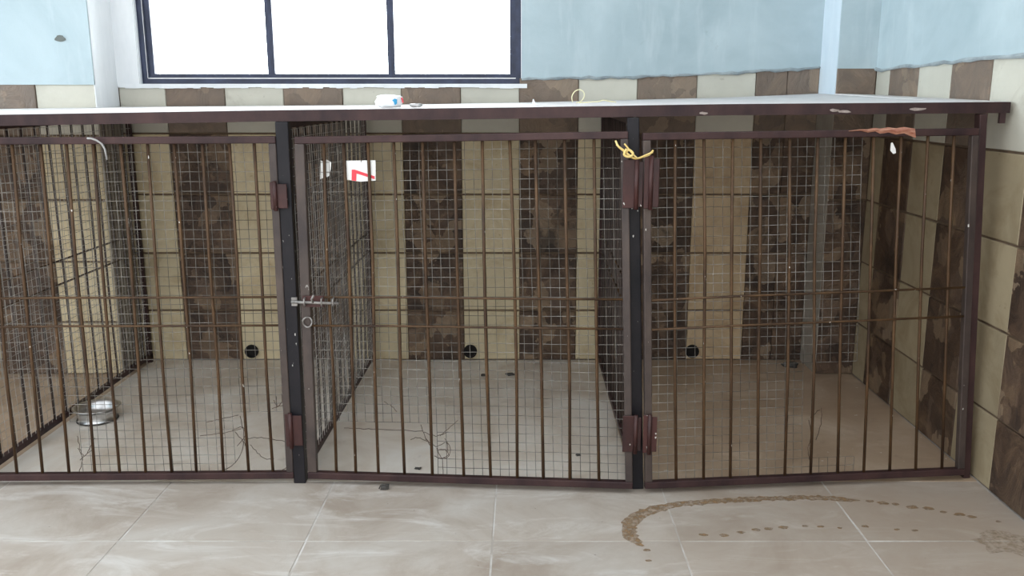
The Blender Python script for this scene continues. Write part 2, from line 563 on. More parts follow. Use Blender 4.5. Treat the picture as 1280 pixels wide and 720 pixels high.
# drain mouths at the foot of the wall
for x in (-1.465, -.289, .905):
    b = MB()
    n = 20
    ring = lambda r, y: [(x + r * math.cos(2 * math.pi * j / n), y, .050 + r * math.sin(2 * math.pi * j / n)) for j in range(n)]
    vs = ring(.036, YB + .004) + ring(.036, YB - .014) + ring(.029, YB - .014) + ring(.029, YB - .001)
    fs = []
    for i in range(3):
        for j in range(n):
            fs.append((i * n + j, i * n + (j + 1) % n, (i + 1) * n + (j + 1) % n, (i + 1) * n + j))
    fs.append(tuple(range(3 * n, 4 * n)))
    b.add(vs, fs)
    b.build('drain_mouth', 'black', wall_back)

# right wall
b = MB()
b.box(XR + .006, XR + .25, -2.6, YB + .25, 0, H)
wall_right = b.build('wall_right', 'grout', kind='structure')
b = MB()
def edge_right(y):
    return 1.512 + (4.36 - y) * .0125
fy = [4.35 - i * .07 for i in range(100)]
for i in range(99):
    z0 = edge_right(fy[i]) + random.uniform(-.004, .004)
    z1 = edge_right(fy[i + 1]) + random.uniform(-.004, .004)
    b.prism([(XR - .006, fy[i], z0), (XR - .006, fy[i], H), (XR - .006, fy[i + 1], H), (XR - .006, fy[i + 1], z1)], (.012, 0, 0))
b.build('plaster', 'plaster', wall_right)
b = MB()
pts = [(XR - .006, y, edge_right(y) + random.uniform(-.004, .006)) for y in fy]
b.tube(pts, [random.uniform(.005, .011) for _ in pts], 6)
b.build('plaster_lip', 'lip', wall_right)
yb = [4.35, 4.19, 3.885, 3.585, 3.28, 2.98]
while yb[-1] > -2.3:
    yb.append(yb[-1] - .3)
cols = [(a, c, k % 2 == 1) for k, (a, c) in enumerate(zip(yb, yb[1:]))]
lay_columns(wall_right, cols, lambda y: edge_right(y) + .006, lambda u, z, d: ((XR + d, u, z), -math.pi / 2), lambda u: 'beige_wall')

# left pillar: painted white on the side that faces the window
b = MB()
b.box(-2.65, -2.056, YP + .006, YB + .006, 0, H)
pillar = b.build('wall_pillar_left', 'grout', kind='structure')
MB().box(-2.65, -2.05, YP - .006, YP + .006, 1.445, H).build('plaster', 'plaster', pillar)
MB().box(-2.058, -2.05, YP + .002, YB - .001, 0, 1.335).build('cement_side_face', 'cement', pillar)
MB().box(-2.058, -2.05, YP + .002, YB - .001, 1.335, H).build('white_side_face', 'whitewash', pillar)
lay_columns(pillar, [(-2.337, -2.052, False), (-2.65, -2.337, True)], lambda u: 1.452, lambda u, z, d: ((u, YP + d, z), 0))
b = MB()
P = [(76 + 6.5 * math.cos(a) * (1 + .25 * math.sin(3 * a)), 48 + 4 * math.sin(a)) for a in [i * .5236 for i in range(12)]]
P = [(-2.188 + (x - 76) * .0038, YP - .006, 1.658 - (y - 48) * .0038) for x, y in P]
b.prism(P, (0, -.003, 0))
b.build('plaster_chip', 'chip', pillar)

# right pillar
b = MB()
b.box(1.496, XR + .006, YP + .006, YB + .006, 0, H)
pillar2 = b.build('wall_pillar_right', 'grout', kind='structure')
MB().box(1.490, XR - .006, YP - .006, YP + .006, 1.52, H).build('plaster', 'plaster', pillar2)
MB().box(1.488, 1.497, YP + .002, YB - .001, 0, 1.39).build('cement_side_face', 'cement', pillar2)
MB().box(1.488, 1.497, YP + .002, YB - .001, 1.39, H).build('pale_side_face', 'blue_lit_wash', pillar2)
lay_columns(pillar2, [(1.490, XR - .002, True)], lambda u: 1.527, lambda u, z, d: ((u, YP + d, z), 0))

# window
b = MB()
FY = YB + .025
fw = .030
b.box(WX0, WX0 + fw, FY, FY + .07, WZ0, WZ1)
b.box(WX1 - fw, WX1, FY, FY + .07, WZ0, WZ1)
b.box(WX0 + fw, WX1 - fw, FY, FY + .07, WZ0, WZ0 + .026)
b.box(WX0 + fw, WX1 - fw, FY, FY + .07, WZ1 - fw, WZ1)
win = b.build('window_1', 'navy', kind='structure')
mx = [WX0 + fw, -1.284, -.673, WX1 - fw]
for i in range(3):
    b = MB()
    a, c = mx[i], mx[i + 1]
    la = .030 if i == 0 else .018
    lc = .030 if i == 2 else .018
    y0 = FY + .022
    b.box(a, a + la, y0, y0 + .03, WZ0 + .026, WZ1 - fw)
    b.box(c - lc, c, y0, y0 + .03, WZ0 + .026, WZ1 - fw)
    b.box(a + la, c - lc, y0, y0 + .03, WZ0 + .026, WZ0 + .050)
    b.box(a + la, c - lc, y0, y0 + .03, WZ1 - fw - .024, WZ1 - fw)
    s = b.build('window_sash', 'navy', win)
    MB().box(a + la, c - lc, y0 + .012, y0 + .016, WZ0 + .050, WZ1 - fw - .024).build('window_pane', 'glass', s)
MB().box(mx[0], mx[3], FY + .004, FY + .008, WZ0 + .026, WZ0 + .030).build('bottom_track', 'steel', win)
MB().box(WX0 + .030, WX0 + .0325, FY + .001, FY + .02, WZ0 + .03, WZ1 - fw).build('side_track', 'steel', win)

# floor: joint bed, 600 mm tiles in front, concrete pads in the kennels
b = MB()
b.box(-7.2, XR + .2, -2.6, YB + .25, -.15, -.0015)
floor = b.build('floor', 'joint', kind='structure')
yj = [3.06, 2.61]
while yj[-1] > -2.3:
    yj.append(yj[-1] - .6)
xj = [-7.30 + .6 * k for k in range(15)] + [XR - .001]
FT = {}
for j in range(len(yj) - 1):
    for i in range(len(xj) - 1):
        w, d = xj[i + 1] - xj[i] - .0045, yj[j] - yj[j + 1] - .0045
        key = (round(w, 3), round(d, 3))
        if key not in FT:
            t = MB()
            c = .002
            t.box(-w / 2, w / 2, -d / 2, d / 2, -.012, -.0012)
            t.box(-w / 2 + c, w / 2 - c, -d / 2 + c, d / 2 - c, -.0012, 0)
            me = bpy.data.meshes.new('floor_tile')
            me.from_pydata(t.v, [], t.f)
            me.materials.append(M['floor_tile'])
            FT[key] = me
        piece('floor_tile', FT[key], None, floor, ((xj[i] + xj[i + 1]) / 2, (yj[j] + yj[j + 1]) / 2, random.uniform(-.0004, 0)))
for x0, x1, mm in ((-6.99, -2.0, 'pad_brown'), (-1.999, -.82, 'pad'), (-.819, .40, 'pad'), (.401, XR - .001, 'pad_brown')):
    MB().box(x0, x1, 3.061, YB - .002, -.02, 0).build('concrete_pad', mm, floor)

# veranda roof over the kennels and the far left wall, out of the picture; the yard in front lies open to the sky
MB().box(-7.2, XR + .25, 2.1, YB + .25, H, H + .15).build('ceiling', 'white_paint', kind='structure')
b = MB()
b.box(-7.2, -7.0, -1.2, YB + .25, 0, 1.78)
b.box(-7.2, -7.0, -1.2, YB + .25, 3.02, H)
b.box(-7.2, -7.0, -1.2, 2.73, 1.78, 3.02)
b.box(-7.2, -7.0, 4.27, YB + .25, 1.78, 3.02)
b.build('wall_left', 'plaster', kind='structure')

# ------------------------------------------------------------------ SLAB on the kennels
def slab_front(x):
    P = [(-3.5, 3.11, 1.318), (-1.787, 3.085, 1.333), (-.824, 3.058, 1.349), (-.04, 3.037, 1.358), (.387, 3.025, 1.365), (.657, 3.039, 1.369), (1.691, 3.109, 1.376)]
    for p, q in zip(P, P[1:]):
        if x <= q[0]:
            t = (x - p[0]) / (q[0] - p[0])
            return p[1] + (q[1] - p[1]) * t, p[2] + (q[2] - p[2]) * t
    return P[-1][1:]
def slab_back(x):
    P = [(-3.5, 1.318), (-2.01, 1.339), (-.71, 1.348), (-.02, 1.36), (.993, 1.384), (1.486, 1.404), (1.7, 1.398)]
    for p, q in zip(P, P[1:]):
        if x <= q[0]:
            t = (x - p[0]) / (q[0] - p[0])
            return p[1] + (q[1] - p[1]) * t
    return P[-1][1]
b = MB()
edges = [-6.9, -5.2, -3.45, -2.655, -2.048, -1.6, -1.2, -.824, -.4, -.04, .387, .657, 1.0, 1.25, 1.484, 1.668]
for a, c in zip(edges, edges[1:]):
    yb_ = YP - .009 if (a == -2.655 or a == 1.484) else YB - .016
    q = []
    for dz in (-.03, 0):
        q += [(a, slab_front(a)[0], slab_front(a)[1] + dz), (c, slab_front(c)[0], slab_front(c)[1] + dz),
              (c, yb_, slab_back(c) + dz), (a, yb_, slab_back(a) + dz)]
    b.hexa(q)
slab = b.build('concrete_slab', 'slab', origin=(0, 3.8, 1.33))
tag(slab, 'long pale concrete slab laid as a counter on top of the kennels', 'slab')

# ------------------------------------------------------------------ CAGE FRAME
LP0, LP1 = Vector((-.826, 3.062, 0)), Vector((-.818, 3.062, 1.31))
MP0, MP1 = Vector((.413, 3.012, 0)), Vector((.362, 3.012, 1.325))
RP0, RP1 = Vector((1.652, 3.106, 0)), Vector((1.566, 3.100, 1.335))
frame = thing('kennel_enclosure', (0, 3.06, 0), 'dark steel kennel framework of posts, front rail and barred partitions', 'enclosure')
b = MB()
rx = [-6.9, -5.2, -3.45, -1.787, -.824, -.04, .387, .657, 1.0, 1.35, 1.664]
for a, c in zip(rx, rx[1:]):
    (ya, za), (yc, zc) = slab_front(a), slab_front(c)
    b.hexa([(a, ya - .008, za - .038), (c, yc - .008, zc - .038), (c, yc - .001, zc - .038), (a, ya - .001, za - .038),
            (a, ya - .008, za - .001), (c, yc - .008, zc - .001), (c, yc - .001, zc - .001), (a, ya - .001, za - .001)])
    b.hexa([(a, ya - .001, za - .038), (c, yc - .001, zc - .038), (c, yc + .045, zc - .038), (a, ya + .045, za - .038),
            (a, ya - .001, za - .031), (c, yc - .001, zc - .031), (c, yc + .045, zc - .031), (a, ya + .045, za - .031)])
b.build('front_rail', 'rail', frame)
for p, q, w, mm in ((LP0, LP1, .044, 'post'), (MP0, MP1, .040, 'post'), (RP0, RP1, .026, 'rail'), (Vector((-2.0, 3.085, 0)), Vector((-2.0, 3.085, 1.295)), .04, 'post'),
                    (Vector((-3.2, 3.12, 0)), Vector((-3.2, 3.12, 1.285)), .04, 'post'), (Vector((-4.4, 3.135, 0)), Vector((-4.4, 3.135, 1.275)), .04, 'post'), (Vector((-5.6, 3.15, 0)), Vector((-5.6, 3.15, 1.265)), .04, 'post')):
    bevel(MB().beam(p, q, w, .040, (1, 0, 0)).build('post', mm, frame), .003)
# rail bracket under the right end
MB().box(1.632, 1.652, 3.100, 3.112, 1.303, 1.339).build('rail_bracket', 'rail', frame)
# flakes of peeled paint
for (x, z, l) in ((1.047, 1.3475, .035), (1.085, 1.343, .05), (1.337, 1.351, .07), (.60, 1.338, .03)):
    yy = slab_front(x)[0] - .0085
    pl = []
    for i in range(10):
        a = i * math.pi / 5
        pl.append((x + l / 2 * math.cos(a) * random.uniform(.7, 1.1), yy, z + .0055 * math.sin(a) * random.uniform(.5, 1.1)))
    f = MB().prism(pl, (0, -.002, 0)).build('paint_flake', 'flake', frame)
    f['label'] = 'curled pale paint flake'

# wire mesh panels -----------------------------------------------------------
def wire_panel(F, Wm, Hm, keep, seed, sp=.033, r=.0010, sag=.004):
    b = MB()
    rnd = random.Random(seed)
    nu, nv = int(round(Wm / sp)), int(round(Hm / sp))
    def P(i, j):
        u, v = i / nu, j / nv
        nz = noise.noise_vector(Vector((u * 3 + seed * 7.3, v * 3, seed * 1.7)))
        n2 = noise.noise_vector(Vector((u * 14 + seed, v * 14, seed * 3.1)))
        p = F(u + (nz.x * sag + n2.x * .0012) / Wm, v + (nz.y * sag + n2.y * .0012) / Hm, (nz.z * sag + n2.z * .001))
        return p
    grid = {}
    for i in range(nu + 1):
        for j in range(nv + 1):
            grid[i, j] = P(i, j) if keep(i / nu, j / nv) else None
    def run(seq):
        cur = []
        for k in seq:
            p = grid[k]
            if p is None:
                if len(cur) > 1:
                    b.tube(cur, r, 4, False)
                cur = []
            else:
                cur.append(p)
        if len(cur) > 1:
            b.tube(cur, r, 4, False)
    for i in range(nu + 1):
        run([(i, j) for j in range(nv + 1)])
    for j in range(nv + 1):
        run([(i, j) for i in range(nu + 1)])
    return b

def make_partition(x_of, y0, y1, z1, seed, label):
    """barred side panel running from the front post to the back wall"""
    b = MB()
    t = .022
    A = lambda y, z: Vector((x_of(y, z), y, z))
    b.beam(A(y0, .035), A(y1, .035), t, t, (0, 0, 1))
    b.beam(A(y0, z1 - .012), A(y1, z1 - .012), t, t, (0, 0, 1))
    b.beam(A(y1 - .012, .0), A(y1 - .012, z1), t, t, (1, 0, 0))
    p = b.build('partition', 'rail', frame)
    p['label'] = label
    n = 14
    for k in range(n):
        y = y0 + (y1 - y0) * (k + .7) / (n + .6)
        w = [random.uniform(-.004, .004) for _ in range(3)]
        MB().tube([A(y, .04), A(y + w[0], .45) + Vector((w[1], 0, 0)), A(y + w[2], .9), A(y, z1 - .02)], .0058, 6).build('bar', 'stile', p, smooth=True)
    for z in (.60, .70):
        MB().tube([A(y0, z), A(y1, z)], .0045, 6).build('cross_bar', 'bar', p, smooth=True)
    F = lambda u, v, d: A(y0 + .01 + u * (y1 - y0 - .02), .04 + v * (z1 - .07)) + Vector((.008 + d, 0, 0))
    wire_panel(F, y1 - y0 - .02, z1 - .07, lambda u, v: True, seed).build('wire_mesh', 'wire_pale', p, kind='stuff')
    return p
make_partition(lambda y, z: -2.0 + (y - 3.1) * .0, 3.11, 4.575, 1.295, 3, 'left side partition of bars and wire mesh')
make_partition(lambda y, z: -.820 + (y - 3.1) * .006, 3.09, 4.575, 1.31, 4, 'partition of bars and wire mesh at the left post')
make_partition(lambda y, z: (.413 - .051 * z / 1.325) * (1 - (y - 3.0) / 1.58) + .402 * (y - 3.0) / 1.58, 3.045, 4.575, 1.325, 5, 'partition of bars and wire mesh at the middle post')

# ------------------------------------------------------------------ GATES
def make_gate(corners, us, label, keep, seed, stile_mat, vbars=(.468, .551), dv=0.0, stile_l=.026, stile_r=.026):
    """corners: bottom left, bottom right, top right, top left"""
    c = [Vector(p) for p in corners]
    nrm = (c[1] - c[0]).cross(c[3] - c[0]).normalized()       # faces -y (to the viewer)
    if nrm.y > 0:
        nrm = -nrm
    def F(u, v, d=0.0):
        return (c[0] * (1 - u) + c[1] * u) * (1 - v) + (c[3] * (1 - u) + c[2] * u) * v - nrm * d
    g = thing('kennel_gate', tuple((c[0] + c[1]) / 2 - Vector((0, 0, .02))), label, 'gate', 'kennel gates')
    Wm, Hm = (c[1] - c[0]).length, (c[3] - c[0]).length
    su = lambda s: s / Wm
    sv = lambda s: s / Hm
    up = c[3] - c[0]
    ac = c[1] - c[0]
    bevel(MB().beam(F(0, sv(.013)), F(1, sv(.013)), .026, .026, up).build('bottom_rail', 'rail', g), .003)
    bevel(MB().beam(F(0, 1 - sv(.012)), F(1, 1 - sv(.012)), .024, .024, up).build('top_rail', 'rail', g), .003)
    bevel(MB().beam(F(su(stile_l / 2), sv(.026)), F(su(stile_l / 2), 1 - sv(.024)), stile_l, .024, ac).build('stile', stile_mat, g), .003)
    bevel(MB().beam(F(1 - su(stile_r / 2), sv(.026)), F(1 - su(stile_r / 2), 1 - sv(.024)), stile_r, .024, ac).build('stile', stile_mat, g), .003)
    for u in us:
        j = [random.uniform(-.004, .004) for _ in range(4)]
        pts = [F(u + j[0] * .5, sv(.02)), F(u + j[1], .33, j[2] * .5), F(u + j[3], .66, j[1] * .5), F(u + j[2] * .5, 1 - sv(.02))]
        MB().tube(pts, .0056, 8).build('bar', 'bar', g, smooth=True)
    for v in vbars:
        MB().tube([F(su(.01), v, -.006), F(.3, v + dv * .3 + .0015, -.006), F(.65, v + dv * .65, -.006), F(1 - su(.01), v + dv, -.006)], .0042, 6).build('cross_bar', 'bar', g, smooth=True)
    WF = lambda u, v, d: F(su(.02) + u * (1 - su(.04)), sv(.02) + v * (1 - sv(.04)), .010 + d)
    wire_panel(WF, Wm - .04, Hm - .04, keep, seed).build('wire_mesh', 'wire', g, kind='stuff')
    return g, F

def loose(g, curves, r=.0013):
    b = MB()
    for c in curves:
        pts = [Vector(p) for p in c]
        out = []
        for i in range(len(pts) - 1):       # smooth subdivision
            p0, p1, p2, p3 = pts[max(i - 1, 0)], pts[i], pts[i + 1], pts[min(i + 2, len(pts) - 1)]
            for t in (0, .25, .5, .75):
                out.append(.5 * (2 * p1 + (p2 - p0) * t + (2 * p0 - 5 * p1 + 4 * p2 - p3) * t * t + (3 * p1 - 3 * p2 + p3 - p0) * t ** 3))
        out.append(pts[-1])
        b.tube([p + Vector((0, .004 * math.sin(9 * i), 0)) for i, p in enumerate(out)], r, 5)
    o = b.build('loose_wire', 'wire_rust', g, kind='stuff')
    o['label'] = 'torn and tangled ends of the wire mesh'
    return o

def nz(u, v, s):
    return noise.noise(Vector((u * 9, v * 9, s))) * .03

def keep_left(u, v):
    u += nz(u, v, 1.3)
    if u > .83 and v < .19:
        return False
    if u < .27 and v < .30 - u * .25:
        return False
    return True
gl, FL = make_gate([(-1.969, 3.028, .02), (-.846, 3.049, .02), (-.840, 3.049, 1.262), (-1.926, 3.029, 1.258)],
                   [.101, .182, .268, .351, .434, .517, .600, .683, .769, .852, .932],
                   'rusty barred kennel gate at the left, bowl behind it', keep_left, 11, 'stile')
loose(gl, [
    [(-1.033,3.057,0.257),(-1.024,3.058,0.179),(-1.037,3.057,0.117),(-1.069,3.057,0.070),(-1.112,3.056,0.045),(-1.153,3.055,0.043)],
    [(-1.055,3.057,0.195),(-1.028,3.058,0.158),(-1.018,3.058,0.133)],
    [(-1.022,3.058,0.167),(-0.975,3.059,0.173),(-0.923,3.060,0.166),(-0.859,3.061,0.153)],
    [(-1.003,3.058,0.145),(-0.979,3.059,0.114),(-0.954,3.059,0.091),(-0.922,3.060,0.088)],
    [(-0.919,3.060,0.041),(-0.895,3.060,0.044),(-0.874,3.060,0.056)],
    [(-1.157,3.055,0.233),(-1.106,3.056,0.245),(-1.039,3.057,0.260)],
    [(-1.184,3.055,0.181),(-1.096,3.056,0.192),(-1.031,3.058,0.207)],
    [(-0.908,3.060,0.317),(-0.895,3.060,0.293),(-0.880,3.060,0.308),(-0.864,3.061,0.329)],
    [(-0.916,3.060,0.284),(-0.880,3.060,0.296),(-0.851,3.061,0.302)],
    [(-0.898,3.060,0.332),(-0.898,3.060,0.293)],
    [(-0.878,3.060,0.341),(-0.875,3.060,0.293)],
    [(-1.066,3.057,0.201),(-1.028,3.058,0.214),(-1.021,3.058,0.179),(-1.053,3.057,0.139)],
    [(-1.627,3.046,0.184),(-1.623,3.046,0.137),(-1.619,3.047,0.090),(-1.636,3.046,0.043)],
    [(-1.631,3.046,0.137),(-1.609,3.047,0.106),(-1.581,3.047,0.149),(-1.567,3.048,0.174)],
    [(-1.628,3.046,0.090),(-1.596,3.047,0.118),(-1.574,3.047,0.131)]])

def keep_mid(u, v):
    u += nz(u, v, 4.1)
    return not (u < .385 and v < .15)
gm, FM = make_gate([(-.793, 3.049, .02), (.390, 2.961, .02), (.342, 2.964, 1.282), (-.775, 3.048, 1.26)],
                   [.0864, .148, .222, .301, .390, .486, .568, .652, .728, .812, .899],
                   'rusty barred kennel gate in the middle, carrying the red and white sign', keep_mid, 12, 'stile', stile_l=.034)
loose(gm, [
    [(-0.373,3.030,0.234),(-0.357,3.029,0.185),(-0.334,3.027,0.145)],
    [(-0.362,3.029,0.206),(-0.318,3.026,0.192),(-0.274,3.022,0.209)],
    [(-0.357,3.029,0.179),(-0.319,3.026,0.152),(-0.281,3.023,0.169),(-0.276,3.023,0.132)],
    [(-0.317,3.026,0.146),(-0.300,3.024,0.109),(-0.273,3.022,0.116),(-0.287,3.023,0.141),(-0.317,3.026,0.137)],
    [(-0.287,3.023,0.184),(-0.267,3.022,0.147),(-0.273,3.022,0.116)],
    [(-0.326,3.026,0.115),(-0.300,3.024,0.106),(-0.276,3.023,0.119)],
    [(-0.304,3.025,0.193),(-0.274,3.022,0.221),(-0.236,3.020,0.256)],
    [(-0.412,3.033,0.174),(-0.386,3.031,0.184),(-0.351,3.028,0.170)],
    [(-0.297,3.024,0.106),(-0.295,3.024,0.047)],
    [(-0.655,3.051,0.213),(-0.582,3.045,0.212),(-0.508,3.040,0.211),(-0.368,3.029,0.209)],
    [(-0.505,3.040,0.318),(-0.476,3.037,0.301),(-0.459,3.036,0.280)]])

def keep_right(u, v):
    w = u + nz(u, v, 7.7)
    if w > .67:
        return False
    return not (w > .50 and .06 < v < .33)
gr, FR = make_gate([(.433, 2.961, .02), (1.632, 3.080, .02), (1.546, 3.074, 1.288), (.389, 2.955, 1.277)],
                   [.0955, .179, .263, .346, .432, .514, .598, .681, .765, .846, .930],
                   'rusty barred kennel gate at the right, orange tape on its top rail', keep_right, 13, 'stile', dv=.012)
loose(gr, [
    [(1.031,3.040,0.248),(1.045,3.042,0.186),(1.036,3.041,0.140),(1.045,3.042,0.093)],
    [(1.076,3.045,0.292),(1.078,3.045,0.231),(1.064,3.044,0.169)],
    [(1.037,3.041,0.257),(1.068,3.044,0.286)]])

# hinges: two leaf plates and a knuckle each
def hinge(g, x, y, z0, z1, wl, wr, lab=None):
    b = MB()
    b.box(x - wl, x - .004, y - .004, y, z0, z1)
    b.box(x + .004, x + wr, y - .004, y, z0 + .004, z1 - .006)
    h = b.build('hinge', 'oxide', g)
    bevel(h, .0015, 1)
    MB().tube([(x, y - .007, z0 - .004), (x, y - .007, z1 + .004)], .0075, 10).build('knuckle', 'oxide', h, smooth=True)
hinge(gl, -.848, 3.030, 1.015, 1.108, .018, .040)
hinge(gl, -.842, 3.030, .150, .275, .020, .040)
hinge(gm, .372, 2.946, 1.030, 1.190, .045, .022)
hinge(gm, .392, 2.946, .165, .300, .045, .020)
hinge(gr, .418, 2.938, 1.030, 1.200, .022, .028)
hinge(gr, .440, 2.938, .165, .305, .022, .026)

# sliding bolt on the middle gate
def latch():
    b = MB()
    b.box(-.775, -.700, 3.026, 3.030, .672, .712)
    lt = b.build('latch_plate', 'oxide', gm)
    MB().tube([(-.812, 3.018, .692), (-.645, 3.012, .688)], .0055, 8).build('bolt', 'bolt', lt, smooth=True)
    for x in (-.765, -.705, -.665):
        pts = [(x, 3.028, .678), (x, 3.008, .680), (x, 3.004, .692), (x, 3.008, .704), (x, 3.028, .706)]
        MB().tube(pts, .003, 6).build('keeper', 'bolt', lt, smooth=True)
    MB().tube([(-.735, 3.014, .691), (-.737, 3.0, .705), (-.727, 2.996, .722)], .004, 6).build('bolt_handle', 'bolt', lt, smooth=True)
    ring = [(-.762 + .016 * math.cos(a), 3.026 + .004 * math.sin(2 * a), .617 + .018 * math.sin(a)) for a in [i * math.pi / 10 for i in range(21)]]
    MB().tube(ring, .0032, 6).build('hasp_ring', 'bolt', lt, smooth=True)
    MB().box(-.815, -.795, 3.030, 3.038, .675, .705).build('striker', 'bolt', frame)
latch()

# ------------------------------------------------------------------ THINGS ON THE GATES
def ribbon(b, poly, th):
    b.prism(poly, (0, th, 0))
# sign
sg = thing('sign_plate', (-.556, 3.028, 1.112), 'white plate with a red angular mark, hung on the middle gate', 'sign')
fy_ = lambda x: 3.033 - (x + .6) * .0744 + .006
V = lambda x, z, d=0: (x, fy_(x) + d, z)
sp_ = [V(-.607, 1.180), V(-.503, 1.182), V(-.505, 1.113), V(-.56, 1.109), V(-.609, 1.116)]
bevel(MB().prism(sp_, (0, .002, 0)).build('plate', 'card', sg), .0006, 1)
mk = MB()
mk.prism([V(-.586, 1.150, -.0012), V(-.576, 1.150, -.0012), V(-.508, 1.128, -.0012), V(-.508, 1.118, -.0012), V(-.570, 1.137, -.0012)], (0, .001, 0))
mk.prism([V(-.586, 1.150, -.0014), V(-.570, 1.1375, -.0014), V(-.572, 1.1115, -.0014), V(-.588, 1.1135, -.0014)], (0, .001, 0))
mk.build('red_mark', 'red', sg)
MB().tube([V(-.552, 1.176, -.004), V(-.552, 1.186, .004), V(-.550, 1.190, .006)], .0012, 5).build('hanging_wire', 'wire_rust', sg)
# torn white tag
tg = MB()
fy2 = lambda x, z: 3.052 + .006 * math.sin(60 * x) + .004 * math.sin(40 * z)
tp = [(-.697, 1.180), (-.684, 1.176), (-.672, 1.183), (-.657, 1.174), (-.660, 1.150), (-.667, 1.128), (-.676, 1.122), (-.681, 1.137), (-.690, 1.120), (-.700, 1.115), (-.699, 1.150)]
tg.prism([(x, fy2(x, z), z) for x, z in tp], (0, .0012, 0))
tag(tg.build('paper_tag', 'card', origin=(-.68, 3.05, 1.15)), 'small torn white tag left of the red and white sign', 'tag')
# white scrap on the right gate
tg = MB()
tp = [(1.240, 1.240), (1.246, 1.241), (1.258, 1.220), (1.261, 1.206), (1.252, 1.203), (1.240, 1.214)]
tg.prism([(x, 3.036 + .1 * (x - 1.24), z) for x, z in tp], (0, .0015, 0))
tag(tg.build('paper_scrap', 'card', origin=(1.25, 3.036, 1.22)), 'tiny white scrap caught below the orange tape', 'scrap')
# frayed orange tape on the top rail of the right gate
tp = MB()
top = [(1.085, 1.281), (1.125, 1.286), (1.153, 1.286), (1.178, 1.291), (1.195, 1.288), (1.225, 1.292), (1.251, 1.289), (1.280, 1.293), (1.300, 1.290), (1.318, 1.287)]
bot = [(1.085, 1.279), (1.125, 1.281), (1.153, 1.275), (1.178, 1.279), (1.195, 1.271), (1.225, 1.275), (1.251, 1.268), (1.280, 1.272), (1.300, 1.264), (1.322, 1.256)]
gy = lambda x: 2.955 + (x - .389) * .1029 - .016
for i in range(len(top) - 1):
    (a, za), (c, zc) = top[i], top[i + 1]
    (a2, zb), (c2, zd) = bot[i], bot[i + 1]
    zm1, zm2 = (za + zb) / 2, (zc + zd) / 2
    tp.prism([(a, gy(a) + .006, za), (c, gy(c) + .004, zc), (c, gy(c) - .004, zm2), (a, gy(a) - .005, zm1)], (0, .0015, 0))
    tp.prism([(a, gy(a) - .005, zm1), (c, gy(c) - .004, zm2), (c2, gy(c2), zd), (a2, gy(a2), zb)], (0, .0015, 0))
tag(tp.build('orange_tape', 'tape', origin=(1.2, 3.02, 1.28)), 'frayed faded orange tape stuck along the right gate top rail', 'tape')
# pale cable bending off the left gate's top rail
tag(MB().tube([(-1.462, 3.012, 1.256), (-1.448, 3.010, 1.256), (-1.432, 3.010, 1.250), (-1.416, 3.012, 1.238), (-1.408, 3.014, 1.220), (-1.405, 3.015, 1.185)], .0034, 8)
    .build('pale_cable', 'lightpipe', smooth=True, origin=(-1.41, 3.012, 1.2)), 'short pale cable bent down from the left gate top rail', 'cable')
# yellow rope round the middle post
rp = thing('rope', (.365, 2.93, 1.20), 'frayed yellow rope tied round the top of the middle post', 'rope')
def strand(c, r):
    pts = [Vector(p) for p in c]
    out = []
    for i in range(len(pts) - 1):
        p0, p1, p2, p3 = pts[max(i - 1, 0)], pts[i], pts[i + 1], pts[min(i + 2, len(pts) - 1)]
        for t in (0, .25, .5, .75):
            out.append(.5 * (2 * p1 + (p2 - p0) * t + (2 * p0 - 5 * p1 + 4 * p2 - p3) * t * t + (3 * p1 - 3 * p2 + p3 - p0) * t ** 3))
    out.append(pts[-1])
    return MB().tube(out, r, 8)
for c, r in (([(0.298,2.925,1.253),(0.307,2.92,1.235),(0.325,2.918,1.222),(0.344,2.916,1.204),(0.365,2.918,1.196),(0.391,2.92,1.202),(0.409,2.92,1.209),(0.421,2.922,1.222)], .0042),
             ([(0.327,2.925,1.243),(0.340,2.918,1.227),(0.357,2.912,1.207),(0.370,2.914,1.196)], .0036),
             ([(0.301,2.928,1.240),(0.314,2.924,1.227),(0.333,2.914,1.214),(0.352,2.91,1.202)], .0030),
             ([(0.378,2.914,1.199),(0.401,2.914,1.209),(0.419,2.918,1.216)], .0036)):
    strand(c, r * .78).build('strand', 'rope', rp, smooth=True)
strand([(0.333,2.912,1.227),(0.325,2.908,1.209),(0.341,2.905,1.202),(0.354,2.908,1.212),(0.341,2.912,1.224),(.333,2.915,1.215),(.35,2.915,1.2)], .004).build('knot', 'rope', rp, smooth=True)

# ------------------------------------------------------------------ THINGS ON THE SLAB
def blob(name, m, c, r, amp, seed, parent=None, sub=3, flat=0.5):
    bm = bmesh.new()
    bmesh.ops.create_icosphere(bm, subdivisions=sub, radius=1)
    for v in bm.verts:
        n = v.co.normalized()
        k = 1 + amp * noise.noise(n * 2.3 + Vector((seed, 0, 0))) + amp * .6 * noise.noise(n * 5.7 + Vector((0, seed, 0)))
        p = Vector((math.copysign(abs(n.x) ** .6, n.x) * r[0], math.copysign(abs(n.y) ** .7, n.y) * r[1], math.copysign(abs(n.z) ** flat, n.z) * r[2])) * k
        p.z = max(p.z, -r[2])
        v.co = p
    me = bpy.data.meshes.new(name)
    bm.to_mesh(me)
    bm.free()
    me.materials.append(M[m])
    o = bpy.data.objects.new(name, me)
    COL.objects.link(o)
    if parent:
        o.parent = parent
        o.location = Vector(c) - ORIG[parent.name]
    else:
        o.location = c
    for p in me.polygons:
        p.use_smooth = True
    return o
bag = thing('plastic_packet', (-.465, 3.13, 1.354), 'crumpled white plastic packet with a blue patch, lying on the slab', 'packet')
blob('wrapper', 'white', (-.465, 3.13, 1.3765), (.044, .032, .022), .22, 3.0, bag)
blob('wrapper_end', 'white', (-.435, 3.128, 1.384), (.016, .016, .011), .3, 5.0, bag, 2)
bp = MB()
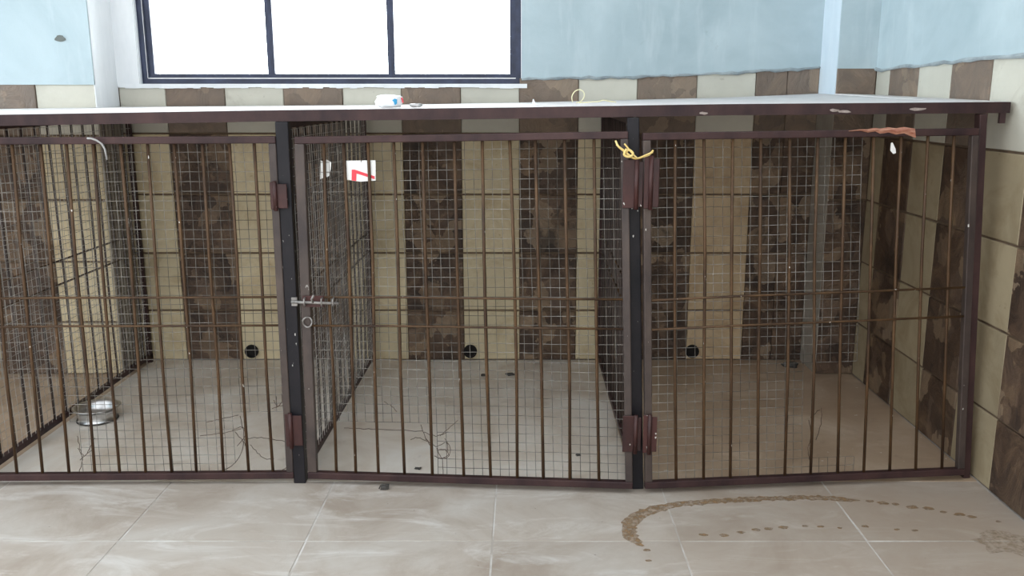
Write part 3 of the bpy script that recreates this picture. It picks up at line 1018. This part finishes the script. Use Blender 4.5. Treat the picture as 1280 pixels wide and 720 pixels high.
bp.prism([(-.450, 3.0965, 1.381), (-.441, 3.0955, 1.386), (-.433, 3.0975, 1.383), (-.434, 3.0975, 1.370), (-.441, 3.0965, 1.364), (-.444, 3.0955, 1.374)], (0, .012, 0))
bp.build('blue_patch', 'blue', bag)
MB().tube([(-.424, 3.12, 1.392), (-.418, 3.118, 1.384), (-.416, 3.117, 1.372)], .0028, 6).build('red_edge', 'red', bag)
fo = blob('foil_scrap', 'foil', (-.372, 3.13, 1.3625), (.020, .012, .0065), .5, 9.0, None, 2)
tag(fo, 'crumpled silvery scrap lying right of the white packet', 'scrap')
sc = MB().prism([(.028, 3.2, 1.3655), (.050, 3.2, 1.3655), (.040, 3.204, 1.372), (.034, 3.206, 1.384), (.031, 3.206, 1.382)], (0, .004, 0))
tag(sc.build('plastic_shard', 'white', origin=(.035, 3.2, 1.366)), 'tiny upright white shard on the slab near the window corner', 'shard')
tw = thing('twine', (.2, 3.3, 1.368), 'pale yellow twine with an upright loop, lying on the slab', 'twine')
strand([(0.177,3.300,1.372),(0.174,3.300,1.391),(0.183,3.301,1.409),(0.200,3.302,1.417),(0.215,3.301,1.410),(0.219,3.300,1.394),(0.209,3.299,1.377),(0.190,3.298,1.3705)], .0016).build('loop', 'twine', tw, smooth=True)
strand([(0.200,3.298,1.3705),(0.224,3.300,1.3715),(0.247,3.300,1.3735),(0.271,3.300,1.3745),(0.288,3.300,1.379),(0.311,3.300,1.3755),(0.335,3.300,1.3725)], .0020).build('tail', 'twine', tw, smooth=True)

# ------------------------------------------------------------------ THINGS ON THE FLOOR
bw = thing('feeding_bowl', (-1.878, 3.70, 0), 'steel feeding bowl on the floor of the left kennel', 'bowl')
prof = [(.0, .004), (.060, .004), (.074, 0), (.083, .002), (.083, .007), (.076, .012), (.082, .040), (.088, .058), (.098, .060), (.100, .0625), (.096, .0645), (.086, .062), (.078, .040), (.070, .016), (.0, .012)]
MB().lathe(prof, (-1.878, 3.70, 0), 40).build('bowl', 'steel', bw, smooth=True)
MB().lathe([(.084, .001), (.0865, .004), (.084, .009)], (-1.878, 3.70, 0), 40).build('rubber_ring', 'dark', bw, smooth=True)

db = thing('crumpled_debris', (-.505, 3.0, 0), 'dark crumpled bit of debris on the floor before the middle gate', 'debris')
blob('crumb', 'dark', (-.505, 2.995, .008), (.014, .012, .008), .7, 2.0, db, 2)
strand([(-.525, 2.99, .004), (-.515, 2.985, .022), (-.498, 2.985, .020), (-.492, 2.988, .006), (-.505, 2.985, .003)], .0022).build('curl', 'dark', db)
for i, (x, y, r, lab) in enumerate(((-.268, 3.32, .012, 'small dark dropping on the middle kennel floor, behind torn mesh'),
                                    (-.405, 3.17, .012, 'dark dropping on the middle kennel floor close to the torn mesh'),
                                    (.215, 3.30, .010, 'dark crumb on the middle kennel floor near the middle post'),
                                    (-.20, 4.32, .018, 'dark crumb near the drain in the middle kennel'),
                                    (-.07, 4.33, .02, 'dark smear of dirt on the middle kennel floor at the back'),
                                    (1.40, 4.47, .04, 'dark clump of dirt at the back of the right kennel'))):
    if i == 0:
        continue
    tag(blob('dirt_crumb', 'dark', (x, y, r * .3), (r, r * .7, r * .3), .5, 4.0 + i, None, 2), lab, 'dirt')

# dried stain trails: flat marks on the floor tiles
def trail(b, pts, w, parent=None):
    for i, ((x, y), ww) in enumerate(zip(pts, w)):
        n = 11
        poly = []
        for j in range(n):
            a = 2 * math.pi * j / n
            k = random.uniform(.75, 1.2)
            poly.append((x + 1.5 * ww * math.cos(a) * k, y + ww * math.sin(a) * k, .0006 + .00002 * (i % 20)))
        if parent:
            MB().add(poly, [tuple(range(n))]).build('drop', 'stain', parent)
        else:
            b.add(poly, [tuple(range(n))])
def densify(P, step):
    out = []
    for p, q in zip(P, P[1:]):
        d = math.dist(p, q)
        n = max(1, int(d / step))
        for i in range(n):
            t = i / n
            out.append((p[0] + (q[0] - p[0]) * t + random.uniform(-.004, .004), p[1] + (q[1] - p[1]) * t + random.uniform(-.004, .004)))
    return out
main = [(0.375, 2.576), (0.352, 2.625), (0.341, 2.671), (0.345, 2.715), (0.364, 2.755), (0.395, 2.795), (0.441, 2.825), (0.546, 2.874), (0.691, 2.899), (0.865, 2.915), (0.983, 2.925), (1.09, 2.918), (1.20, 2.900)]
st = thing('stain_trail', (.9, 2.75, 0), 'brown dried trail of drops curving over the floor at the right', 'stain')
# the band itself: one ragged strip
P = densify(main, .012)
n = len(P)
L_, R_ = [], []
for i, p in enumerate(P):
    q0, q1 = P[max(i - 3, 0)], P[min(i + 3, n - 1)]
    t = Vector((q1[0] - q0[0], q1[1] - q0[1]))
    t.normalize()
    k = min(1, (i + 1) / 5, (n - i) / 5)
    w = (.026 if i < n * .3 else .019) * k
    L_.append((p[0] - t.y * w * random.uniform(.7, 1.25), p[1] + t.x * w * random.uniform(.7, 1.25), .0006))
    R_.append((p[0] + t.y * w * random.uniform(.7, 1.25), p[1] - t.x * w * random.uniform(.7, 1.25), .0006))
MB().add(L_ + R_, [(i, i + 1, n + i + 1, n + i) for i in range(n - 1)]).build('drop_band', 'stain', st)
for path, step, lo, hi in (([(1.215, 2.896), (1.299, 2.870), (1.397, 2.837), (1.482, 2.795), (1.56, 2.765)], .036, .009, .015),
                           ([(1.59, 2.745), (1.665, 2.71)], .045, .006, .010),
                           ([(.383, 2.55), (.383, 2.49), (.37, 2.43)], .035, .006, .009),
                           ([(0.585, 2.655), (0.65, 2.649), (0.707, 2.671), (0.76, 2.682), (0.805, 2.693), (0.915, 2.709)], .042, .008, .013),
                           ([(0.93, 2.709), (1.044, 2.700), (1.128, 2.709), (1.225, 2.690), (1.338, 2.678)], .055, .006, .011)):
    P = densify(path, step)
    trail(None, P, [random.uniform(lo, hi) for _ in P], st)
pl = []
for j in range(24):
    a = 2 * math.pi * j / 24
    k = random.uniform(.7, 1.15)
    pl.append((1.55 + .12 * k * math.cos(a), 2.60 + .09 * k * math.sin(a), .0004))
MB().add(pl, [tuple(range(24))]).build('faint_patch', 'stain_faint', st)
